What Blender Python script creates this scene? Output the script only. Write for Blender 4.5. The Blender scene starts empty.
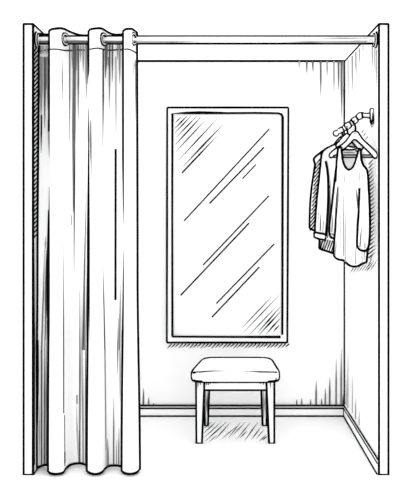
import bpy, math, random
from mathutils import Vector
from mathutils.bvhtree import BVHTree
from mathutils.geometry import delaunay_2d_cdt

# ---------------------------------------------------------------- camera, sky, exposure
F = 765.0; CX, CY = 218.0, 199.0; CAMZ = 1.468
scene = bpy.context.scene
cam_d = bpy.data.cameras.new('camera'); cam = bpy.data.objects.new('camera', cam_d)
scene.collection.objects.link(cam); scene.camera = cam
cam.location = (0, 0, CAMZ); cam.rotation_euler = (math.pi/2, 0, 0)
cam_d.sensor_fit = 'VERTICAL'; cam_d.sensor_height = 24.0
cam_d.lens = F/500*24.0
cam_d.shift_x = (206-CX)/500.0; cam_d.shift_y = (CY-250)/500.0
cam_d.clip_start = 0.05; cam_d.clip_end = 200
world = bpy.data.worlds.new('sky'); scene.world = world; world.use_nodes = True
bg = world.node_tree.nodes['Background']
bg.inputs[0].default_value = (1, 1, 1, 1); bg.inputs[1].default_value = 1.5
scene.cycles.max_bounces = 32; scene.cycles.diffuse_bounces = 32
vs = scene.view_settings
vs.view_transform = 'Standard'; vs.look = 'None'; vs.gamma = 1; vs.exposure = 0; vs.use_curve_mapping = False

# ---------------------------------------------------------------- materials
def mat(name, a, b=None, scale=3.0):
    """matt paint; a second close tone gives a faint paper grain"""
    m = bpy.data.materials.new(name); m.use_nodes = True
    nt = m.node_tree; bs = nt.nodes['Principled BSDF']
    bs.inputs['Roughness'].default_value = 1.0
    bs.inputs['Specular IOR Level'].default_value = 0.0
    n = nt.nodes.new('ShaderNodeTexNoise'); n.inputs['Scale'].default_value = scale
    r = nt.nodes.new('ShaderNodeValToRGB')
    b = a if b is None else b
    r.color_ramp.elements[0].color = (a, a, a, 1); r.color_ramp.elements[1].color = (b, b, b, 1)
    nt.links.new(n.outputs[0], r.inputs[0]); nt.links.new(r.outputs[0], bs.inputs['Base Color'])
    m.diffuse_color = (a, a, a, 1)
    return m
WHITE = mat('white_paint', .996, .999)
INK = mat('black_ink', .002, .004, 20)
DARK = mat('dark_grey_ink', .10, .16, 20)
GREY = mat('grey_ink', .30, .38, 20)
LIGHT = mat('light_grey_ink', .58, .64, 20)
MATS = [WHITE, INK, DARK, GREY, LIGHT]
W, K, D, G, L = range(5)
LW = 1.34

# ---------------------------------------------------------------- helpers
def P(px, py, Y): return Vector(((px-CX)/F*Y, Y, CAMZ-(py-CY)/F*Y))
def yf(Y): return Y if callable(Y) else (lambda px: Y)
CAMP = Vector((0, 0, CAMZ))

def smooth(pts, n=6, closed=False):
    """Catmull-Rom through tuples"""
    m = len(pts); out = []
    rng = m if closed else m-1
    for i in range(rng):
        if closed: p = [pts[(i+k-1) % m] for k in range(4)]
        else: p = [pts[max(0, min(m-1, i+k-1))] for k in range(4)]
        for s in range(n):
            t = s/n
            out.append(tuple(.5*((2*b)+(-a+c)*t+(2*a-5*b+4*c-d)*t*t+(-a+3*b-3*c+d)*t**3) for a, b, c, d in zip(*p)))
    if not closed: out.append(tuple(pts[-1]))
    return out

class MB:
    def __init__(s): s.v = []; s.f = []; s.m = []; s.bvh = None; s.solid_n = 0
    def add(s, vs, fs, m):
        o = len(s.v); s.v += [Vector(v) for v in vs]
        for f in fs: s.f.append([i+o for i in f]); s.m.append(m)
    def box(s, a, b, m=W):
        (x0, y0, z0), (x1, y1, z1) = a, b
        s.hexa([(x0,y0,z0),(x1,y0,z0),(x1,y1,z0),(x0,y1,z0)], [(x0,y0,z1),(x1,y0,z1),(x1,y1,z1),(x0,y1,z1)], m)
    def hexa(s, lo, hi, m=W):
        s.add(list(lo)+list(hi), [(3,2,1,0),(4,5,6,7),(0,1,5,4),(1,2,6,5),(2,3,7,6),(3,0,4,7)], m)
    def hexa_edges(s, lo, hi, r, m=K, skip=()):
        e = [(0,1),(1,2),(2,3),(3,0)]
        n = 0
        for q in (lo, hi):
            for i, j in e:
                if n not in skip: s.tube([q[i], q[j]], r, m)
                n += 1
        for i in range(4):
            if n not in skip: s.tube([lo[i], hi[i]], r, m)
            n += 1
    def inked_box(s, a, b, r, skip=()):
        (x0, y0, z0), (x1, y1, z1) = a, b
        lo = [(x0,y0,z0),(x1,y0,z0),(x1,y1,z0),(x0,y1,z0)]; hi = [(x,y,z1) for x,y,_ in lo]
        s.hexa(lo, hi); s.hexa_edges(lo, hi, r, K, skip)
    def tube(s, path, r, m=K, n=6, closed=False):
        path = [Vector(p) for p in path]; k = len(path)
        rs = list(r) if hasattr(r, '__len__') else [r]*k
        if m != W and n < 9: rs = [q*LW for q in rs]        # ink line weight
        vs = []; prev = None
        for i, p in enumerate(path):
            if closed: t = path[(i+1) % k]-path[i-1]
            else: t = path[min(i+1, k-1)]-path[max(i-1, 0)]
            if t.length < 1e-9: t = Vector((0, 0, 1))
            t.normalize()
            if prev is None:
                a = Vector((0, 1, 0)) if abs(t.y) < .9 else Vector((0, 0, 1))
                u = t.cross(a).normalized()
            else:
                u = prev-t*prev.dot(t)
                u = u.normalized() if u.length > 1e-6 else t.orthogonal().normalized()
            prev = u; w = t.cross(u)
            for j in range(n):
                an = 2*math.pi*j/n
                vs.append(p+(u*math.cos(an)+w*math.sin(an))*rs[i])
        fs = []
        for i in range(k if closed else k-1):
            for j in range(n):
                a = i*n+j; b = i*n+(j+1) % n; c = ((i+1) % k)*n
                fs.append((a, b, c+(j+1) % n, c+j))
        if not closed: fs += [tuple(range(n))[::-1], tuple((k-1)*n+j for j in range(n))]
        s.add(vs, fs, m)
    def freeze(s): s.bvh = BVHTree.FromPolygons([tuple(v) for v in s.v], s.f)
    def hit(s, px, py):
        d = (P(px, py, 1)-CAMP).normalized()
        r = s.bvh.ray_cast(CAMP, d)
        return r[0], d
    def stroke(s, pts, w=1.2, m=K, taper='', off=.0012, step=4.0, n=5):
        """an ink stroke laid on this mesh's surface through picture points; w = width"""
        if s.bvh is None: s.freeze()
        dense = []
        for (a, b) in zip(pts[:-1], pts[1:]):
            L_ = math.hypot(b[0]-a[0], b[1]-a[1]); k = max(1, int(L_/step))
            dense += [(a[0]+(b[0]-a[0])*i/k, a[1]+(b[1]-a[1])*i/k) for i in range(k)]
        dense.append(pts[-1])
        path = []
        for q in dense:
            h, d = s.hit(*q)
            path.append((h, d, q) if h is not None else (None, d, q))
        good = [x for x in path if x[0] is not None]
        if not good: return
        out = []; last = good[0][0].y
        for h, d, q in path:
            if h is None: p = P(q[0], q[1], last)
            else: p = h; last = h.y
            out.append(p-d*off)
        k = len(out)
        if k < 3 and taper:   # tapered strokes need a middle
            out = [out[0], (out[0]+out[-1])/2, out[-1]]; k = 3
        rs = []
        for i, p in enumerate(out):
            t = i/(k-1) if k > 1 else .5; f = 1
            if 's' in taper: f = min(f, .15+t*1.7)
            if 'e' in taper: f = min(f, .15+(1-t)*1.7)
            rs.append(w/2*p.y/F*min(1, f))
        s.tube(out, rs, m, n)
    def build(s, name, parent=None, shade=False):
        me = bpy.data.meshes.new(name)
        if parent is None:
            xs = [v.x for v in s.v]; ys = [v.y for v in s.v]; zs = [v.z for v in s.v]
            o = Vector(((min(xs)+max(xs))/2, (min(ys)+max(ys))/2, min(zs)))
        else:
            r = parent
            while r.parent: r = r.parent
            o = r.location.copy()
        me.from_pydata([tuple(v-o) for v in s.v], [], s.f)
        for m in MATS: me.materials.append(m)
        me.polygons.foreach_set('material_index', s.m)
        if shade: me.polygons.foreach_set('use_smooth', [True]*len(s.f))
        me.update()
        ob = bpy.data.objects.new(name, me); scene.collection.objects.link(ob)
        if parent is None: ob.location = o
        else: ob.parent = parent
        return ob

def thing(name, loc, label, cat, group=None):
    e = bpy.data.objects.new(name, None); e.empty_display_size = .1
    scene.collection.objects.link(e); e.location = loc
    tag(e, label, cat, group); return e
def tag(o, label, cat, group=None):
    o['label'] = label; o['category'] = cat
    if group: o['group'] = group
def structure(mb, name):
    o = mb.build(name); o['kind'] = 'structure'; return o

def pillow(outline, Y, T, R, m=W, ink=None, w=1.5, grid=1.6, sm=True, ripple=0.0, mb=None, edge=True):
    """a soft solid: outline in picture points set at distance Y, swelling to half-thickness T"""
    Yf = yf(Y)
    pts = smooth(outline, 4, True) if sm else list(outline)
    n = len(pts)
    segs = [(pts[i], pts[(i+1) % n]) for i in range(n)]
    def dist(x, y):
        b = 1e9
        for (x0, y0), (x1, y1) in segs:
            dx, dy = x1-x0, y1-y0; q = dx*dx+dy*dy
            t = 0 if q == 0 else max(0, min(1, ((x-x0)*dx+(y-y0)*dy)/q))
            b = min(b, (x-x0-t*dx)**2+(y-y0-t*dy)**2)
        return math.sqrt(b)
    def inside(x, y):
        c = False
        for (x0, y0), (x1, y1) in segs:
            if (y0 > y) != (y1 > y) and x < (x1-x0)*(y-y0)/(y1-y0)+x0: c = not c
        return c
    V = [Vector(p) for p in pts]
    x0 = min(p[0] for p in pts); x1 = max(p[0] for p in pts); y0 = min(p[1] for p in pts); y1 = max(p[1] for p in pts)
    gy = y0; row = 0
    while gy < y1:
        gx = x0+(row % 2)*grid/2
        while gx < x1:
            if inside(gx, gy) and dist(gx, gy) > grid*.35: V.append(Vector((gx, gy)))
            gx += grid
        gy += grid*max(1, 1 if y1-y0 < 40 else 2); row += 1
    ov, oe, of, *_ = delaunay_2d_cdt(V, [(i, (i+1) % n) for i in range(n)], [list(range(n))], 1, 1e-4)
    front = []; back = []; hs = []
    for q in ov:
        d = dist(q.x, q.y); t = min(1, d/R); h = T*math.sqrt(max(0, 1-(1-t)**2))
        if ripple: h *= 1+ripple*math.sin(q.x*1.3+q.y*.02)
        if d < 1e-3: h = 0
        p = P(q.x, q.y, Yf(q.x)); front.append(p+Vector((0, -h, 0))); back.append(p+Vector((0, h, 0)))
    N = len(ov); mb = mb or MB()
    fs = []
    for f in of:
        f = list(f)
        a = ov[f[0]]; b = ov[f[1]]; c = ov[f[2]]
        if (b.x-a.x)*(c.y-a.y)-(b.y-a.y)*(c.x-a.x) > 0: f = f[::-1]
        fs.append(f); fs.append([i+N for i in f[::-1]])
    # weld the rim
    rim = {i: i for i in range(N)}
    mb.add(front+back, fs, m)
    mb.bvh = None; mb.freeze()
    if edge:
        lines = [pts+[pts[0]]] if ink is None else [smooth(l, 4) if len(l) > 2 else l for l in ink]
        for l in lines:
            path = [P(a, b, Yf(a)-.003) for a, b in l]
            mb.tube(path, [w/2*p.y/F for p in path], K, 6)
    return mb
def px(w, Y): return w*Y/F

# ---------------------------------------------------------------- the booth
XL, XR = -.984, .8566; YF, YB = 4.07, 5.165; H = 2.399; TH = .0505
rF = px(.88, YF); rB = px(.9, YB)
fl = MB(); fl.add([(-9, -2, 0), (9, -2, 0), (9, 14, 0), (-9, 14, 0)], [(0, 1, 2, 3)], W); fl.freeze()
random.seed(4)
for a in [((203.5,429),(211.5,422)), ((203.5,433.5),(216,422)), ((204,438),(220.5,422.5)), ((205,441.5),(226.5,422)), ((209,442),(217,435)),  # stool's shadow on the floor, drawn in ink hatching
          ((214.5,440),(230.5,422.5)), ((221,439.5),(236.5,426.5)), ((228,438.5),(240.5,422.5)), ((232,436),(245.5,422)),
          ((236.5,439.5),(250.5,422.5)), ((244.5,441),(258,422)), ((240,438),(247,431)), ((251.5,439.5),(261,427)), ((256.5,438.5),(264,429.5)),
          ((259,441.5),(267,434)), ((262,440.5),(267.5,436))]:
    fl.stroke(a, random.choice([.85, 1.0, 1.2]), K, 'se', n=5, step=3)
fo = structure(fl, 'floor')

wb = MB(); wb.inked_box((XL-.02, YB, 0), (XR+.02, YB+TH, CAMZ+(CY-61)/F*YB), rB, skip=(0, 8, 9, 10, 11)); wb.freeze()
for i in range(33):                                     # shadow under the mirror, drawn as ink hatching
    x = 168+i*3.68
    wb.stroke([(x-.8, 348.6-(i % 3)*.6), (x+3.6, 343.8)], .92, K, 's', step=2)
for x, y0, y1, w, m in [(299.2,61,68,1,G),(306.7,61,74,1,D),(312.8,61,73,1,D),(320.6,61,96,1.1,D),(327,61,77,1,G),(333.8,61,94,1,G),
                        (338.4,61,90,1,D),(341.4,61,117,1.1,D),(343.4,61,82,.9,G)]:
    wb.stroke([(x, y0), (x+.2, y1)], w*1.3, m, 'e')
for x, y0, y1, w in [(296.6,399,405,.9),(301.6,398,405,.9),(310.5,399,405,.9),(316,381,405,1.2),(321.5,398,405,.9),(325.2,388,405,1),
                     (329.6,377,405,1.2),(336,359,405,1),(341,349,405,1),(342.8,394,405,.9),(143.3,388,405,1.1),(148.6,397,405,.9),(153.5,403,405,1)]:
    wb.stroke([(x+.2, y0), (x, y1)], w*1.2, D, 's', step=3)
structure(wb, 'wall_back')

wr = MB(); wr.inked_box((XR, YF, 0), (XR+TH, YB+TH, H), rF, skip=(1, 2, 9, 10, 11, 8))
wr.tube([(XR, YF, 0), (XR, YF, H)], rF, K); wr.tube([(XR+TH, YF, 0), (XR+TH, YF, H)], rF, K)
wr.freeze()
wr.tube([(XR-.001, YB-.003, 0), (XR-.001, YB-.003, CAMZ+(CY-61)/F*YB)], [rB, rB*1.05], K)
wr.tube([(XR-.002, YB-.006, 1.9), (XR-.003, YB-.008, 2.2), (XR-.001, YB-.006, 2.38)], [.001, rB*1.1, .002], K)
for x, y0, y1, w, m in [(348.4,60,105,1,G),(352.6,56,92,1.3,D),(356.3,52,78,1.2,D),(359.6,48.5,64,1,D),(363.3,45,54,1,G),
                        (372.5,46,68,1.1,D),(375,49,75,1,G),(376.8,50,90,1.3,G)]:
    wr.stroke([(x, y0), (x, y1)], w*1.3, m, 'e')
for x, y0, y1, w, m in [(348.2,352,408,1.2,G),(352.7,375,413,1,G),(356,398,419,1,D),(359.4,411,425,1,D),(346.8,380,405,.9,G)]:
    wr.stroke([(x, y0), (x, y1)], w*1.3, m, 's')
y = 131.0                                               # shadow of the clothes inked as hatching, beside and below them
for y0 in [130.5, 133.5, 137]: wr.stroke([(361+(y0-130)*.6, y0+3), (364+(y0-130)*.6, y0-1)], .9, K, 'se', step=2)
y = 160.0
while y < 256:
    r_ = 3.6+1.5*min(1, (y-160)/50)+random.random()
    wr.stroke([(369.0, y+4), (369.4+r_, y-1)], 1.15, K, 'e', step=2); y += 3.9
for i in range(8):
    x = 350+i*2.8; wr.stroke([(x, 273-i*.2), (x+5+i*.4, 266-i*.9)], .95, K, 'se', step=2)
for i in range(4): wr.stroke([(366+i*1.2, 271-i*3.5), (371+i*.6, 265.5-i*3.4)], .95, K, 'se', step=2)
for q in [((370.5,125.5),(372.5,124)), ((371.5,127),(373.3,125.5))]: wr.stroke(q, .8, D, '', step=1)
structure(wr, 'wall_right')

wl = MB(); wl.inked_box((XL-TH, YF, 0), (XL, YB+TH, H), rF, skip=(3, 2, 9, 10, 11, 8))
wl.tube([(XL, YF, 0), (XL, YF, H)], rF*1.15, K); wl.tube([(XL-TH, YF, 0), (XL-TH, YF, H)], rF, K)
wl.freeze()
y = 48.0
while y < 236:
    wl.stroke([(33.6, y+3.4), (38.2, y-2.2)], 1.45, K, '', step=2); y += 4.1+random.random()*.5
wl.stroke([(34.2, 225), (34.3, 330), (34.2, 465)], 1.3, K, 's')
wl.stroke([(36.0, 32), (35, 45), (34.9, 60), (34.6, 75)], .8, K, 'se')
structure(wl, 'wall_left')

BH, BG, BT = .0765, .0555, .008
bb = MB()
bb.box((XL, YB-BT, 0), (XR, YB, BG), W); bb.box((XL, YB-BT*.7, BG), (XR, YB, BH), L)
for z, w in ((.0035, 1.5), (BG, 1.1), (BH, 1.3)): bb.tube([(XL, YB-BT, z), (XR-BT, YB-BT, z)], px(w/2, YB), K)
structure(bb, 'baseboard_back')
br = MB(); RG, RH = .060, .083
br.box((XR-BT, YF+.004, 0), (XR, YB-BT, RG), W); br.box((XR-BT*.7, YF+.004, RG), (XR, YB-BT, RH), W)
for z, z2, w, q in ((.003, .003, 1.5, 1), (BG, RG, 1.0, 1), (BH, RH, 1.4, .7)): br.tube([(XR-BT*q-.001, YB-BT, z), (XR-BT*q-.001, YF+.004, z2)], [px(w/2, YB), px(w/2, YF)], K)
br.tube([(XR-BT, YB-BT, 0), (XR-BT, YB-BT, BG)], px(.6, YB), K)
structure(br, 'baseboard_right')
bl = MB(); bl.inked_box((XL, YF+.2, 0), (XL+BT, YB-BT, BH), rB*.8)
structure(bl, 'baseboard_left')

# ---------------------------------------------------------------- curtain rod
YR, ZR, RR = 4.135, 2.3275, .0178
rod = thing('curtain_rod', (-.05, YR, ZR), 'long straight metal curtain rod spanning the fitting booth between both side walls', 'curtain rod')
m = MB(); m.tube([(XL+.004, YR, ZR), (XR-.004, YR, ZR)], RR, W, 20); m.freeze()
for s in (1, -1): m.tube([(XL+.01, YR-.001, ZR+s*RR), (XR-.01, YR-.001, ZR+s*RR)], px(1.15, YR), K)
m.stroke([(39, 41.8), (49, 41.8)], 2.2, D); m.stroke([(66, 41.8), (88.5, 41.8)], 2.2, D); m.stroke([(66, 39.9), (84, 39.9)], .9, L, 'e')  # grey strokes paint the pole's shading onto it
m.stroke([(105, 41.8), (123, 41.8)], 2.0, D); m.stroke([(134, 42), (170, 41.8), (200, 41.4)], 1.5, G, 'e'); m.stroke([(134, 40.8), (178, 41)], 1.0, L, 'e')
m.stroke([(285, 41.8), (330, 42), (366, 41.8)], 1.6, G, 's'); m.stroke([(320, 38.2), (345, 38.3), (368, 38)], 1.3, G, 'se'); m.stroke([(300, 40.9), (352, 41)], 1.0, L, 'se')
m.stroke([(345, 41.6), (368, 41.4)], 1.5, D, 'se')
m.build('pole', rod, True)
def circle(c, ax, R, n=32):
    ax = Vector(ax).normalized(); u = ax.cross(Vector((0, 0, 1))).normalized(); w = ax.cross(u)
    return [Vector(c)+(u*math.cos(2*math.pi*i/n)+w*math.sin(2*math.pi*i/n))*R for i in range(n)]
for x, s in ((XL, 1), (XR, -1)):
    m = MB(); m.tube([(x+s*.0005, YR, ZR), (x+s*.010, YR, ZR)], .040, W, 32); m.tube([(x+s*.010, YR, ZR), (x+s*.016, YR, ZR)], [.040, .026], W, 32)
    m.tube(circle((x+s*.003, YR, ZR), (1, 0, 0), .041), px(.7, YR), K, 6, True)
    m.tube(circle((x+s*.014, YR, ZR), (1, 0, 0), .035), px(.55, YR), K, 6, True)
    m.build('wall_flange', rod)

# ---------------------------------------------------------------- curtain
# fold plan: px at top, middle, bottom ; distance at top, middle, bottom
C_ = [(38.9,37.4,36.0, 4.17,4.125,4.138), (43,41,40, 4.18,4.13,4.16), (48.2,48,45.5, 4.185,4.14,4.185), (52.6,52,50.5, 4.175,4.14,4.175),
      (51.2,51,50, 4.13,4.13,4.13), (49.9,49.7,49.0, 4.085,4.085,4.08), (52,52,51.5, 4.054,4.054,4.052), (57,57,57, 4.046,4.046,4.046),
      (60.8,62,62.8, 4.075,4.07,4.066), (64.8,65,65.4, 4.125,4.13,4.125), (70.5,71,71, 4.185,4.195,4.19), (79.5,79.5,79.5, 4.214,4.214,4.21),
      (88,87,84.5, 4.205,4.205,4.195), (92,91.5,89.6, 4.17,4.17,4.16), (90.5,90.2,89, 4.12,4.12,4.12), (89.4,89,87.8, 4.085,4.085,4.085),
      (91,91,91, 4.055,4.055,4.055), (96,96,96, 4.044,4.044,4.044), (99.4,101,101.5, 4.075,4.07,4.07), (103.4,103.8,105, 4.125,4.13,4.13),
      (109,109,109, 4.18,4.18,4.168), (115,115,115, 4.19,4.19,4.175), (121,121,119.5, 4.185,4.185,4.168), (126,126,124.5, 4.165,4.16,4.145),
      (124.9,125,123.6, 4.12,4.12,4.12), (124,124,122.6, 4.085,4.085,4.085), (126,126,125.5, 4.055,4.055,4.056), (129.5,130.3,131, 4.046,4.046,4.046),
      (132.3,134,136.6, 4.09,4.075,4.07), (136.4,136.8,139.2, 4.17,4.14,4.118)]
ZT, ZB = 2.368, .012
NS = 6; NV = 48
rows = []
for k in range(NV+1):
    t = k/NV                                             # 0 top .. 1 bottom
    z = ZT+(ZB-ZT)*t
    if t < .55: a = t/.55; i0, i1 = 0, 1
    else: a = (t-.55)/.45; i0, i1 = 1, 2
    a = a*a*(3-2*a)
    cs = [(c[i0]*(1-a)+c[i1]*a, c[3+i0]*(1-a)+c[3+i1]*a) for c in C_]
    up = {7:.002, 8:.010, 9:.016, 10:.014, 11:.004, 17:.002, 18:.010, 19:.015, 20:.008, 28:.008, 29:.010}
    lift = max(0, 1-t*14)
    cs = [(a_, b_, up.get(i, 0)*lift) for i, (a_, b_) in enumerate(cs)]
    row = [Vector(((q[0]-CX)/F*q[1], q[1], z+q[2])) for q in smooth(cs, NS)]
    for p in row: p.x = max(p.x, XL+.004)
    rows.append(row)
nu = len(rows[0])
cu = MB()
cu.add([p for r in rows for p in r], [(k*nu+i, (k+1)*nu+i, (k+1)*nu+i+1, k*nu+i+1) for k in range(NV) for i in range(nu-1)], W)
cu.freeze()
curtain = thing('curtain', (P(88, 473, YR).x, YR, ZB), 'tall white pleated curtain with eyelets drawn to the left side of the booth', 'curtain')
rc = px(.95, YR)
cu.tube(rows[0], rc, K); cu.tube([p+Vector((0, 0, .002)) for p in rows[-1]], rc*1.1, K)
cu.tube([r[-1]+Vector((.002, -.002, 0)) for r in rows], rc*1.25, K); cu.tube([r[0] for r in rows], rc*.9, K)
def zy(py): return CAMZ-(py-CY)/F*4.085
def silhouette(ci, y0, y1, w, taper=''):
    path = []
    z0, z1 = zy(y0), zy(y1)
    for r in rows:
        z = r[0].z
        if z1-1e-6 <= z <= z0+1e-6:
            seg = r[(ci-1)*NS:(ci+1)*NS+1]
            path.append(min(seg, key=lambda p: p.x/p.y)+Vector((-.003, -.002, 0)))
    k = len(path); rs = []
    for i in range(k):
        t = i/(k-1); f = 1
        if 's' in taper: f = min(f, .15+t*2.5)
        if 'e' in taper: f = min(f, .15+(1-t)*2.5)
        rs.append(px((w+.35)/2*f, YR))
    cu.tube(path, rs, K)
silhouette(5, 28, 137, 1.6); silhouette(5, 186, 474, 1.8, 's')
silhouette(15, 28, 84, 1.7, 'e'); silhouette(15, 108, 474, 1.9, 's')
silhouette(25, 28, 224, 1.8, 'e'); silhouette(25, 246, 474, 1.7, 's')
# header seam
cu.stroke([(39.5,51.3),(44,50.6),(48.5,49.9)], 1.1, K, step=1.5)
cu.stroke([(50.4,49.3),(54,49.1),(58,49.3),(62,50.1),(66,50.6),(71,50.5),(77,49.9),(83,50.1),(88,50.7)], 1.1, K, step=1.5)
cu.stroke([(90,49.3),(94,48.5),(98,48.1),(102,48.9),(106,50.1),(112,50.3),(118,49.6),(123,49.9)], 1.1, K, step=1.5)
cu.stroke([(124.8,49.3),(128,49.1),(131,50.1),(134,51.6),(136,52.9)], 1.1, K, step=1.5)
S = [ # fold lines and inked-in fold shading: x0,y0,x1,y1,w,tone,taper
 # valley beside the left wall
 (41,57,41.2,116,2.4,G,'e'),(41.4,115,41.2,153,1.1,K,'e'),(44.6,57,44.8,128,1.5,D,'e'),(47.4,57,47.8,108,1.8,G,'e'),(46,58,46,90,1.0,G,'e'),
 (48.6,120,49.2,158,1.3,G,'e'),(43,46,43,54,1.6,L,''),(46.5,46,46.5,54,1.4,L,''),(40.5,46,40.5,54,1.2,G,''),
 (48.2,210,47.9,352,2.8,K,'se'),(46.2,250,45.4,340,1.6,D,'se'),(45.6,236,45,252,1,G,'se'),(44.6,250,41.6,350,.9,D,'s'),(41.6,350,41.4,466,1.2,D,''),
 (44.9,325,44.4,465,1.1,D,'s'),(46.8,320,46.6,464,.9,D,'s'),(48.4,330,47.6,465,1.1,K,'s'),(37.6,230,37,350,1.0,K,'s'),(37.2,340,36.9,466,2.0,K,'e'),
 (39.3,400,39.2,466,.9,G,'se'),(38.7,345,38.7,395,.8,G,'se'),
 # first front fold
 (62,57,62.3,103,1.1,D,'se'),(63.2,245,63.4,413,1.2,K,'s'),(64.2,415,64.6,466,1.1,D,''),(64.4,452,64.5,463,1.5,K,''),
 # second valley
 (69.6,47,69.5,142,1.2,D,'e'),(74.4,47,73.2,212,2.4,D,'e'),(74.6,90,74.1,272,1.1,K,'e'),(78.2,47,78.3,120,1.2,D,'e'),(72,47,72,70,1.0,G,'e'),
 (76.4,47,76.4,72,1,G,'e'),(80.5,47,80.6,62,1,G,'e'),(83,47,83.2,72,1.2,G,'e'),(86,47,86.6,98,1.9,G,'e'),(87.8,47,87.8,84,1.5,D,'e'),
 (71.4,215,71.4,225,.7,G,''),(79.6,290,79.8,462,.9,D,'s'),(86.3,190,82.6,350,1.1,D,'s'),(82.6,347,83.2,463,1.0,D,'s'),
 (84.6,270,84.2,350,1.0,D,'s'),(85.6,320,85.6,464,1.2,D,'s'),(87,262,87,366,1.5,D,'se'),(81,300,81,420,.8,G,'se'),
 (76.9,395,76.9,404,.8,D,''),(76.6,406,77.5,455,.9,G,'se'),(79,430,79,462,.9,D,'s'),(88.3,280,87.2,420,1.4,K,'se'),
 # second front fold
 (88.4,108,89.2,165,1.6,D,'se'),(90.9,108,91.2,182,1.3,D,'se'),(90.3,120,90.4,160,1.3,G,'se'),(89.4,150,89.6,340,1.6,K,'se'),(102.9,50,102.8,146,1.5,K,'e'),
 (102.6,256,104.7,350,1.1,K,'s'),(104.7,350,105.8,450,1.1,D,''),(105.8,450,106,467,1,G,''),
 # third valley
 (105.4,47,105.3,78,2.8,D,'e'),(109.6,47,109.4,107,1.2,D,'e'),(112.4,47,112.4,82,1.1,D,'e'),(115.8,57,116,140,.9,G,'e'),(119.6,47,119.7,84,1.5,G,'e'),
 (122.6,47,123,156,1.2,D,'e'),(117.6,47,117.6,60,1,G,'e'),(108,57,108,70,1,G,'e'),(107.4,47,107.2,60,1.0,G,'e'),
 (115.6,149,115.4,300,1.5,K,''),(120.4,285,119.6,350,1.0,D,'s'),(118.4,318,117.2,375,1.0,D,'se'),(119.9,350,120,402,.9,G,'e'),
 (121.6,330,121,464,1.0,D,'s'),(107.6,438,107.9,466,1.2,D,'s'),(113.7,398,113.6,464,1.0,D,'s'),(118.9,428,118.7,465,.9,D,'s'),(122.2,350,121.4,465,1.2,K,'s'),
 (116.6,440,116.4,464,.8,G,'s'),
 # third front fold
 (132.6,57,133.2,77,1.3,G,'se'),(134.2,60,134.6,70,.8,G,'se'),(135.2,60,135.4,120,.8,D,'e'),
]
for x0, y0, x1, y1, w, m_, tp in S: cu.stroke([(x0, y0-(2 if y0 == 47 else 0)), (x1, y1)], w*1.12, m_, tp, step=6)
cu.build('cloth', curtain, False)
for ex, ey in ((64.0, 4.118), (102.7, 4.118), (132.2, 4.108)):
    ax = Vector((.9, -.436, 0)); c = Vector(((ex-CX)/F*ey, ey, ZR))+ax*.007
    m = MB(); m.tube(circle(c, ax, .0265), .0055, W, 8, True)
    m.tube(circle(c, ax, .0315), px(.85, ey), K, 6, True); m.tube(circle(c+ax*.003, ax, .0215), px(.6, ey), K, 6, True)
    m.build('eyelet', curtain)

# ---------------------------------------------------------------- mirror
YM = YB-.032
mr = thing('wall_mirror', P(227.5, 343, YM), 'tall rectangular mirror in a slim white frame on the back wall', 'mirror')
fr = MB()
o = [P(167.2,107.5,YM), P(288.4,107.5,YM), P(287.3,342.6,YM), P(166.8,342.6,YM)]
i_ = [P(172.4,113.2,YM), P(282.6,113.2,YM), P(282.4,336.8,YM), P(172.0,336.8,YM)]
bk = Vector((0, .029, 0))
vs_ = o+i_+[p+bk for p in o]+[p+bk for p in i_]
fs_ = []
for a in range(4):
    b = (a+1) % 4
    fs_ += [(a, b, b+4, a+4), (a+8, a+12, b+12, b+8), (a, a+8, b+8, b), (a+4, b+4, b+12, a+12)]
fr.add(vs_, fs_, W)
for a in range(4):
    b = (a+1) % 4
    fr.tube([o[a], (o[a]+o[b])/2, o[b]], [px(.75, YM), px(.85, YM), px(.75, YM)], K)
f = Vector((0, -.001, 0))
ip = [(172.4,336.6),(172.2,220),(172.4,113.6),(185,113.0),(200,112.7),(228,113.1),(255,112.9),(278,113.2),(281.4,114.2),(282.7,117),(282.5,230),(282.3,334.5)]
path = [P(a, b, YM)+f for a, b in ip]
fr.tube(path, [px(w_/2, YM) for w_ in (1.7,1.5,1.7,1.9,2.3,1.6,1.6,1.5,1.7,2.0,1.8,1.7)], K)
fr.tube([P(172.4,336.6,YM)+f, P(230,336.9,YM)+f, P(280.5,337,YM)+f], [px(.75,YM), px(.8,YM), px(1.0,YM)], K)
fr.build('frame', mr)
gl = MB(); YG = YM+.008
gl.add([P(171,112,YG), P(284,112,YG), P(284,338,YG), P(171,338,YG)]+[P(171,112,YG)+Vector((0,.006,0)), P(284,112,YG)+Vector((0,.006,0)), P(284,338,YG)+Vector((0,.006,0)), P(171,338,YG)+Vector((0,.006,0))],
       [(0,1,2,3),(7,6,5,4),(0,4,5,1),(1,5,6,2),(2,6,7,3),(3,7,4,0)], W); gl.freeze()
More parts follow.
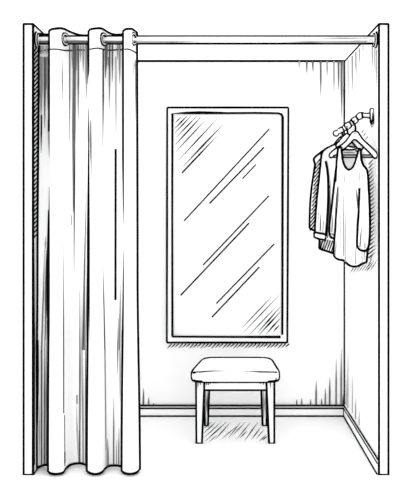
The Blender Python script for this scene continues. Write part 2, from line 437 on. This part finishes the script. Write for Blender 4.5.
for a, w, tp in [(((175.3,123),(181,117)),.9,'se'),(((175,128.5),(187,116)),1.3,'se'),(((175,132.8),(191,116.2)),1.1,'se'),(((176.3,137.2),(197,116)),1.1,'se'),
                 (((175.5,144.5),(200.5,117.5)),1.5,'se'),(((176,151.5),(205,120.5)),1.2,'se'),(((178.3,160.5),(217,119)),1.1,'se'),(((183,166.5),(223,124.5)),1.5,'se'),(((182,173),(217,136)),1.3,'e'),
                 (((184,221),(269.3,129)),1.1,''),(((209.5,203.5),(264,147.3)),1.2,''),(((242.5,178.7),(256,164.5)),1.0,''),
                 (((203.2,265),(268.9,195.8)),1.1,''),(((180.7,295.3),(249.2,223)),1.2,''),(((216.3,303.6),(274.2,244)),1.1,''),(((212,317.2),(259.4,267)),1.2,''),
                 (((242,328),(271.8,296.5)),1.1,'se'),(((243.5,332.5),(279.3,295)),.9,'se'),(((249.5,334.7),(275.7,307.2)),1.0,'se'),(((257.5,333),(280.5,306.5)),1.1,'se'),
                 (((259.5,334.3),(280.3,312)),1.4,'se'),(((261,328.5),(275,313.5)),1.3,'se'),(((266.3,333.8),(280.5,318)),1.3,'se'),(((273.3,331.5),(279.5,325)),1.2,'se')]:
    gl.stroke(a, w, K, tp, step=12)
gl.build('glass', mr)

# ---------------------------------------------------------------- stool
Y1, Y2 = 4.593, 4.947
st = thing('stool', ((235.5-CX)/F*4.75, 4.76, 0), 'white four-legged stool with padded rectangular seat standing below the wall mirror', 'stool')
def XX(p, Y): return (p-CX)/F*Y
def leg(x0t, x1t, x0b, x1b, Yl, zt, d, marks):
    m = MB()
    lo = [(XX(x0b,Yl),Yl,.0), (XX(x1b,Yl),Yl,.0), (XX(x1b,Yl),Yl+d*.8,.0), (XX(x0b,Yl),Yl+d*.8,.0)]
    hi = [(XX(x0t,Yl),Yl,zt), (XX(x1t,Yl),Yl,zt), (XX(x1t,Yl),Yl+d,zt), (XX(x0t,Yl),Yl+d,zt)]
    m.hexa(lo, hi); m.freeze()
    r = px(.78, Yl)
    for a in range(4):
        m.tube([lo[a], hi[a]], r, K)
        m.tube([lo[a], lo[(a+1) % 4]], r, K)
    for q in marks: m.stroke([(q[0], q[1]), (q[2], q[3])], q[4], q[5], q[6])
    m.build('leg', st)
ZS = .376
leg(196,204.4,196.4,201.9,Y1,ZS,.042,[(198,383,198,388,.8,D,'e'),(200.2,383,200.2,385.5,.8,D,'e'),(203.2,384,203.2,392,.8,G,'e')])
leg(266.4,274.4,269.2,274.3,Y1,ZS,.042,[(270.4,383,270.5,388,.9,D,'e'),(273.2,384,273.3,436,.7,G,'e')])
leg(204.2,210.2,204.9,207.9,Y2,ZS,.034,[(205.6,388,205.4,420,1.6,G,'se'),(207.4,388,207,415,1.0,D,'se'),(204.8,390,204.8,424,1.2,K,'se')])  # grey and black strokes draw shade on both back legs
leg(260.6,267,262.7,266.6,Y2,ZS,.034,[(263.6,388,264,418,1.5,G,'se'),(265.6,388,265.9,420,1.1,D,'se'),(262,388,262.8,405,.8,G,'se')])
ap = MB(); zb = CAMZ-(390.2-CY)/F*(Y1+.006)
fx0, fx1 = XX(203.5,Y1), XX(267.2,Y1); bx0, bx1 = XX(207,Y2), XX(265,Y2)
lo = [(fx0,Y1+.006,zb),(fx1,Y1+.006,zb),(fx1,Y1+.028,zb),(fx0,Y1+.028,zb)]; hi = [(a,b,ZS) for a,b,_ in lo]; ap.hexa(lo, hi)
lo2 = [(bx0,Y2+.005,zb),(bx1,Y2+.005,zb),(bx1,Y2+.027,zb),(bx0,Y2+.027,zb)]; ap.hexa(lo2, [(a,b,ZS) for a,b,_ in lo2])
for a, b in ((fx0, bx0), (fx1, bx1)):
    s_ = -.02 if b < .1 else .0
    l3 = [(a+s_,Y1+.03,zb),(a+s_+.02,Y1+.03,zb),(b+s_+.02,Y2+.005,zb),(b+s_,Y2+.005,zb)]; ap.hexa(l3, [(q,w_,ZS) for q,w_,_ in l3])
ap.freeze()
ap.tube([lo[0], lo[1]], px(.75, Y1), K); ap.tube([lo2[0], lo2[1]], px(.6, Y2), K)
for q in [(206.5,383,206.5,385,.8),(208.3,383,208.3,385,.9),(210,383,210,384,.8),(214,382.8,214,383.6,.7),(216,382.8,216,383.6,.7),(261,383,261,384,.8),(263.2,383,263.2,384.5,1.0),(259.6,382.8,259.6,383.6,.7)]:
    ap.stroke([(q[0], q[1]), (q[2], q[3])], q[4], D, '', step=1)
ap.build('apron', st)
# padded seat: rounded box, narrower at the back, softly crowned
cx0 = XX(235.1, Y1-.02); NX, NY = 36, 20
ZC0, ZC1 = .3755, .4355
yf0, yb0 = Y1-.03, Y2+.035
def seatpt(u, v, zt):
    """u,v in -1..1 ; zt 0 bottom .. 1 top edge"""
    t = (v+1)/2
    hw = .270*(1-t)+.222*t
    c = cx0*(1-t)+(XX(237, Y2)+.002)*t
    # squircle corners
    r_ = 1-.10*(abs(u)**8)*(abs(v)**8)
    return c+u*hw*r_, (yf0+yb0)/2+v*(yb0-yf0)/2*r_
cm = MB(); ring = []
K_ = 26
per = []
for i in range(K_*4):
    s_, q = divmod(i, K_); a = -1+2*q/K_
    per.append([(a, -1), (1, a), (-a, 1), (-1, -a)][s_])
levels = [(.93, 0.0), (.985, .05), (1.0, .22), (1.003, .5), (1.0, .74), (.985, .9), (.955, .985), (.90, 1.03), (.80, 1.07), (.6, 1.13), (.4, 1.17), (.2, 1.19)]
vv = []
for sc, zt in levels:
    for u, v in per:
        x, y_ = seatpt(u, v, zt)
        mx, my = cx0+.001, (yf0+yb0)/2
        dz = zt
        vv.append(Vector((mx+(x-mx)*sc, my+(y_-my)*sc, ZC0+(ZC1-ZC0)*dz)))
n4 = len(per); nl = len(levels)
ff = [(k*n4+i, k*n4+(i+1) % n4, (k+1)*n4+(i+1) % n4, (k+1)*n4+i) for k in range(nl-1) for i in range(n4)]
vv.append(Vector((cx0, (yf0+yb0)/2, ZC0+(ZC1-ZC0)*1.195))); ff += [((nl-1)*n4+i, (nl-1)*n4+(i+1) % n4, nl*n4) for i in range(n4)]
ff.append(tuple(range(n4))[::-1])
cm.add(vv, ff, W); cm.freeze()
# outline where the pad turns out of sight: follow the mesh's own rim
def proj(p): return (CX+p.x/p.y*F, CY-(p.z-CAMZ)/p.y*F)
import_pts = [(proj(p), p) for p in vv]
def hull(pts):
    pts = sorted(pts, key=lambda q: q[0]); 
    def half(ps):
        h = []
        for q in ps:
            while len(h) > 1 and (h[-1][0][0]-h[-2][0][0])*(q[0][1]-h[-2][0][1])-(h[-1][0][1]-h[-2][0][1])*(q[0][0]-h[-2][0][0]) <= 0: h.pop()
            h.append(q)
        return h
    a = half(pts); b = half(pts[::-1]); return a[:-1]+b[:-1]
hp = [p for _, p in hull(import_pts)]
cm.tube(hp, px(1.1, 4.7), K, 6, True)
cm.stroke([(193,372.3),(200,372),(212,371.2),(227.5,371)], 1.2, K, 'e', step=2); cm.stroke([(192.5,373),(196,372.6)], 1.2, K)
cm.stroke([(243,371.6),(262,371.9),(277,372.3)], 1.2, K, 's', step=2); cm.stroke([(275.4,378.2),(276.4,378.5)], .9, D, '', step=1)
cm.build('seat_cushion', st, False)

# ---------------------------------------------------------------- wall arm, hangers, clothes
def YA(p): return 4.10+(376-p)/43*.16
def YBf(p): return YA(p)+.07
def YC(p): return YA(p)+.13
def YARM(p): return 4.215 if p >= 352 else 4.215+(352-p)*.0115
arm = thing('garment_rail', P(372, 116, 4.215), 'notched metal garment rail sticking out from the right wall above the clothes', 'wall hook')
def beads(pts, Yf, parent, name, w=1.6, joints=()):
    m = MB(); d = smooth(pts, 5)
    m.tube([P(a, b, Yf(a)) for a, b, r in d], [px(r, Yf(a)) for a, b, r in d], W, 14); m.freeze()
    for s in (1, -1):
        path = []
        for i, (a, b, r) in enumerate(d):
            p0 = d[max(0, i-1)]; p1 = d[min(len(d)-1, i+1)]
            tx, ty = p1[0]-p0[0], p1[1]-p0[1]; l = math.hypot(tx, ty) or 1
            path.append(P(a-ty/l*r*s, b+tx/l*r*s, Yf(a)-.001))
        m.tube(path, px(w/2, Yf(pts[0][0])), K)
    for (x, y_, ax, ay) in joints: m.stroke([(x-ax, y_-ay), (x, y_), (x+ax, y_+ay)], 1.7, K, '', step=1)
    return m
m = beads([(338.6,131.8,1.5),(340,130.8,2.3),(341.8,129.8,2.5),(343.3,128.9,1.9),(344.8,127.9,2.4),(347,126.4,2.9),(349.4,124.6,2.6),(350.6,123.6,1.9),(352,122.5,2.4),(354,120.8,2.8),
           (356,119.3,2.5),(357,118.3,1.9),(358.5,117,2.5),(360.3,115.8,2.8),(362,115.3,2.3),(364,115.4,1.8),(367,115.6,1.8),(370.5,115.6,2.4)], YARM, arm, 'arm',
          joints=[(343.3,128.9,1,1.9),(350.6,123.6,1,1.8),(357,118.3,1,1.8),(362.2,115.3,.3,2.2)])
m.stroke([(346,127.3),(347.8,126.2)], 1.0, D, '', step=1); m.stroke([(353,121.8),(354.8,120.4)], 1.0, D, '', step=1); m.stroke([(363.5,116.5),(368.5,116.9)], .8, G, '', step=1)
m.build('arm', arm)
m = MB(); c0 = P(336, 133.4, YARM(336)); 
prof = [i/10*math.pi for i in range(11)]; R0 = px(2.4, 4.4)
m.tube([c0+Vector((0, -math.cos(a)*R0, 0)) for a in prof], [max(1e-4, math.sin(a)*R0) for a in prof], W, 16)
m.tube(circle(c0, (0, 1, 0), R0), px(.85, 4.4), K, 6, True); m.build('end_knob', arm)
m = MB()
pl = smooth([(370.1,110.4),(370.7,108.9),(371.9,108.5),(373.1,109.2),(373.4,111),(373.6,117),(373.6,122),(372.8,123.6),(371.2,123.6),(370.4,122),(370.3,116)], 3, True)
m = pillow([p for p in pl], 4.205, .012, 1.2, sm=False, grid=.8, w=1.3)
m.stroke([(372.6,112),(372.8,122.5)], 1.5, K, 's', step=2); m.stroke([(371.3,119),(371.5,122.8)], 1.2, K, 's', step=1)  # black strokes ink in the plate's shading
m.build('wall_plate', arm)

def hook(pts, Yf0, Yf1, parent):
    m = MB(); d = smooth(pts, 5); k = len(d)
    path = [P(a, b, Yf0+(Yf1-Yf0)*i/(k-1)) for i, (a, b) in enumerate(d)]
    m.tube(path, px(.8, Yf0), K, 8); m.build('hook', parent)
def hanger(name_label, out, Yf, hk, hy, ripple=None, strokes=(), bar=None):
    mid = out[0]
    h = thing('clothes_hanger', P(mid[0], mid[1]+6, Yf(mid[0])), name_label, 'hanger', 'hangers on the garment rail')
    m = pillow(out, Yf, .007, 1.6, grid=1.0, w=1.5)
    for q in strokes: m.stroke([(q[0], q[1]), (q[2], q[3])], q[4], q[5], '')
    m.build('shoulder_piece', h)
    hook(hk, hy[0], hy[1], h)
    if bar:
        b = MB(); (x0, x1, yy) = bar
        b.tube([P(x0, yy, Yf(x0)), P(x1, yy, Yf(x1))], px(1.1, Yf(x0)), G, 10)
        for s in (-1.15, 1.15): b.tube([P(x0, yy+s, Yf(x0)-.002), P(x1, yy+s, Yf(x1)-.002)], px(.6, Yf(x0)), K)
        b.build('trouser_bar', h)
    return h
yA = lambda p: YA(p)+.018
hanger('front wooden hanger with a lower bar holding the sleeved scoop-neck top',
       [(355,131.2),(352.3,132.3),(349.5,136),(346,141),(341,145.2),(335,149),(331,152.4),(329.2,155),(330,157.4),(333,157),(338,153.4),(344,149.3),(350,143.6),(354.2,139.6),
        (358,141.6),(364,147.3),(370,153.2),(373.5,157.5),(376,158),(377.6,155.8),(376,151.8),(370,146),(363.5,140),(360.2,135.4),(357.8,132)], yA,
       [(355,132),(355.5,128),(354.6,124.5),(352.6,121.5),(350.6,119.6)], (YA(355)+.018, 4.19), bar=(333, 373, 156.2), strokes=[(355,132.4,355,134.4,.8,D)])
yB = lambda p: YA(p)+.048
hanger('middle hanger holding the white shirt with a cuffed sleeve',
       [(347.5,133.5),(345,134.6),(341.5,138),(339,141.4),(336.5,143.6),(336,146.4),(339,147.4),(344,145.2),(350,141.8),(353,143.2),(357,147.6),(360.5,150),(363,147),(356.6,140.6),(350,135.5)], yB,
       [(348,134.2),(347.2,130.5),(345.6,127),(343.8,124.8)], (YA(348)+.048, 4.265), strokes=[(338,146.6,345,142.6,1.0,K)])
yC = lambda p: YA(p)+.105
hanger('rear hanger at the arm tip behind the other two',
       [(342,136.6),(339.4,137.8),(336.4,141.2),(334.4,144.5),(337,144.8),(341,143.6),(348,146),(355,147),(352,142.5),(346,138.4)], yC,
       [(342.3,137),(342.4,134),(341.4,130.8),(340,128)], (YA(342)+.105, 4.33), strokes=[(337.4,142.4,339.4,140,1.0,K)])

# rear garment, striped with hatching
g3 = thing('garment', P(340, 253, YC(340)), 'dark hatched long-sleeved garment at the back of the hanging clothes, mostly hidden', 'clothes', 'clothes on the garment rail')
m = pillow([(322,153),(332,151),(350,151),(361,153),(362,180),(360,215),(358,244),(346,255),(334,253.5),(326,251),(319.3,248.6),(319.5,240),(320.3,200),(321,165)], YC, .012, 5, grid=2.6, sm=False,
           ink=[[(319.6,236),(319.3,248.6)], [(319.3,248.6),(326,250.8),(334,253.4),(340,254.6)]], w=1.9)
for i in range(7): m.stroke([(320.0+i*2.3, 249+i*.5), (323.4+i*2.3, 239.5+i*.3)], 1.0, K, '', step=4)
m.stroke([(321,241),(321,248)], 1.3, D); m.stroke([(324.4,238),(324.2,249)], 1.0, G)
m.build('body', g3)
m = pillow([(323,152.6),(318.6,154.2),(315.4,156.6),(313.8,159.6),(314.6,162),(315.2,165.5),(313.6,175),(311.8,187),(310.5,200),(309.9,212),(309.6,228),(315.5,231),(317.4,215),(318.6,200),(320.2,182),(322.4,162)],
           lambda p: YC(p)-.012, .009, 3, grid=1.5, sm=False,
           ink=[[(328,147.4),(322,151.6),(318.2,154.6),(315.4,156.9),(313.8,159.6),(314.5,162),(315.2,165.5)],[(315.2,164),(313.6,175),(311.8,187),(310.5,200),(309.9,212),(309.6,228.2)],[(309.6,228.2),(315.8,231.2)]], w=1.9)
for i in range(17):
    yy = 161+i*4.1; c = 317.9-(yy-161)*.085
    m.stroke([(c-2.4, yy+4.2), (c+2.2, yy-2.2)], 1.0, K, '', step=3)
m.build('sleeve', g3)

# middle garment: shirt with cuffed sleeve
g2 = thing('shirt', P(345, 239, YBf(345)), 'white long-sleeved shirt with a cuffed sleeve behind the front top', 'clothes', 'clothes on the garment rail')
m = pillow([(335,144.4),(345,148.6),(352,149.4),(358,148),(365,153),(367,170),(366,200),(364,232),(350,238),(334,238),(327,236),(326.6,200),(326,175),(324,160),(322,152.4),(328,147.6)], YBf, .011, 5, grid=2.4, sm=False,
           ink=[[(335.6,143.8),(330.5,146.2),(326,148.8),(322,152.2)],[(340,147.4),(346,149.4),(352,149.8),(357,148.4)]], w=1.5)
for q in [(330.3,180,329.6,236,1.3,D,'s'),(329,196,328.7,232,1.6,D,'s'),(331.4,200,330,238,.9,G,'s'),(327.8,226,327.4,238,1.3,G,''),(341.5,145.9,352,146.2,1.2,K,''),(343,152.5,356,152.7,.8,D,'se')]:
    m.stroke([(q[0], q[1]), (q[2], q[3])], q[4], q[5], q[6])
m.stroke([(355.5,150.5),(360,153.5),(363,157.5)], 1.3, K); m.stroke([(358.5,158),(359,163)], 1.3, K)
m.build('body', g2)
m = pillow([(322,152.4),(326,157),(327.6,167),(328.3,185),(328.1,205),(327.1,222),(326,235),(315,233),(315.3,222),(316.2,208),(317.4,195),(319,180),(320.4,166),(321.2,158)],
           lambda p: YBf(p)-.012, .009, 4, grid=1.8, sm=False,
           ink=[[(321.9,152.2),(321,160),(320.2,168),(319,180),(317.4,195),(316.2,208),(315.3,222),(315,232.5)],[(325.6,161),(327,168),(328.1,178),(328.3,190),(328.1,205),(327.1,222),(325.9,236)]], w=1.9)
for q in [(320.7,213,320.2,231,1.1,D,'s'),(323.3,221,322.8,233,.8,G,''),(319.4,200,318,226,.8,L,'s'),(325.4,161,327.4,170,1.2,K,'s'),(330.3,186,328,189,1.2,K,'')]:
    m.stroke([(q[0], q[1]), (q[2], q[3])], q[4], q[5], q[6])
m.build('sleeve', g2)
m = pillow([(314.2,232.2),(320,233.4),(325.7,234.6),(325.3,240),(321,239.2),(317.5,238.4),(314.4,237)], lambda p: YBf(p)-.016, .010, 2.5, grid=1.2, sm=False, w=1.9)
m.build('cuff', g2)

# front garment
g1 = thing('sleeved_top', P(350, 266, YA(350)), 'white scoop-neck long top with hanging sleeves on the front hanger', 'clothes', 'clothes on the garment rail')
m = pillow([(336.8,165),(335.4,175),(333.6,190),(332,205),(330.4,218),(329.5,228),(329.8,234),(331.5,237.6),(335,238.6),(336.5,228),(338,210),(339.5,190),(340,172)], lambda p: YA(p)+.013, .008, 3, grid=1.6, sm=False,
           ink=[[(336.8,165),(335.4,175),(333.6,190),(332,205),(330.4,218),(329.5,228),(329.8,234),(331.5,237.6),(335,238.6)]], w=1.9)
m.stroke([(332.8,214),(331.8,232)], 1.0, D, 's'); m.stroke([(331.6,233.5),(334,235.3)], 1.2, D)
m.build('sleeve', g1)
body = [(338.2,147.2),(341.2,147.6),(341.7,152),(342.4,158),(343.6,163),(345.4,167),(347.8,169.4),(350.4,169.4),(353,166.8),(355.2,162),(357,156),(358.6,150.6),(359.6,148.8),(361,149.8),
        (361,155),(361.8,161),(363.6,165.6),(366.4,168.8),(367.8,174),(368.6,183),(369.3,197),(369.7,215),(369.6,235),(368,248),(366.6,262),(363,263.4),(358.4,265.8),(353.6,266.5),(349.4,265.4),
        (346,262.6),(343.4,260.4),(340,259.8),(336.6,258.6),(334.6,256.4),(333.7,253),(334.2,243),(335.4,228),(336.2,212),(336.3,195),(335.6,182),(336.4,168),(337.2,157)]
m = pillow(body, YA, .013, 5, grid=1.9, sm=False, ripple=.12,
           ink=[body[0:14], body[13:25], body[24:37], [(338.5,187),(337.4,197),(336.5,210),(335.5,228),(334.3,243),(333.8,254)], [body[0], body[-1], body[-2], body[-3]]], w=1.9)
for q in [(338.4,186,337.2,208,1.6,D,'s'),(344.6,172,344,186,.8,G,'se'),(343.5,190,343.4,256,1.1,G,'s'),(340.2,200,340.4,258,1.5,L,'se'),(345.6,205,345.2,262,.8,G,'s'),(359.4,171,359,184,1.0,G,'se'),
          (356,188,357.6,204,1.2,D,'s'),(355.8,246,355.4,264,1.1,G,'s'),(361.8,252,362.6,263,1.4,G,'s'),(357.6,200,358.6,212,2.0,D,'se'),(356.9,215,356.2,250,.9,G,'se'),(364.6,252,364.8,262,.8,D,''),(336.4,240,335.4,256,1.2,G,'s')]:
    m.stroke([(q[0], q[1]), (q[2], q[3])], q[4], q[5], q[6], step=6)
m.stroke([(345.8,164.6),(346.8,166.2)], .6, G, '', step=1)
m.stroke([(366.6,169),(367.9,178),(368.8,195),(369.4,215)], 2.0, K, 'se')
m.build('body', g1)
sl = [(359.6,188),(368.4,186),(369.3,198),(369.9,215),(369.8,234),(369,244),(367.2,249.6),(364,250.9),(360.4,250),(358,247.4),(357.1,243),(357.6,230),(358.6,214),(359,200)]
m = pillow(sl, lambda p: YA(p)-.013, .009, 4, grid=1.7, sm=False,
           ink=[[(359.6,188),(359.2,200),(358.7,214),(357.6,230),(357.1,243),(358,247.4),(360.4,250),(364,250.9),(367.2,249.6),(369,244),(369.8,234),(369.9,215),(369.3,198),(368.6,186)]], w=1.9)
m.stroke([(361.4,226),(360.8,236),(360,247)], 1.1, D, 's'); m.stroke([(364.9,240),(364.8,248)], 1.2, G, 's')
m.build('sleeve', g1)
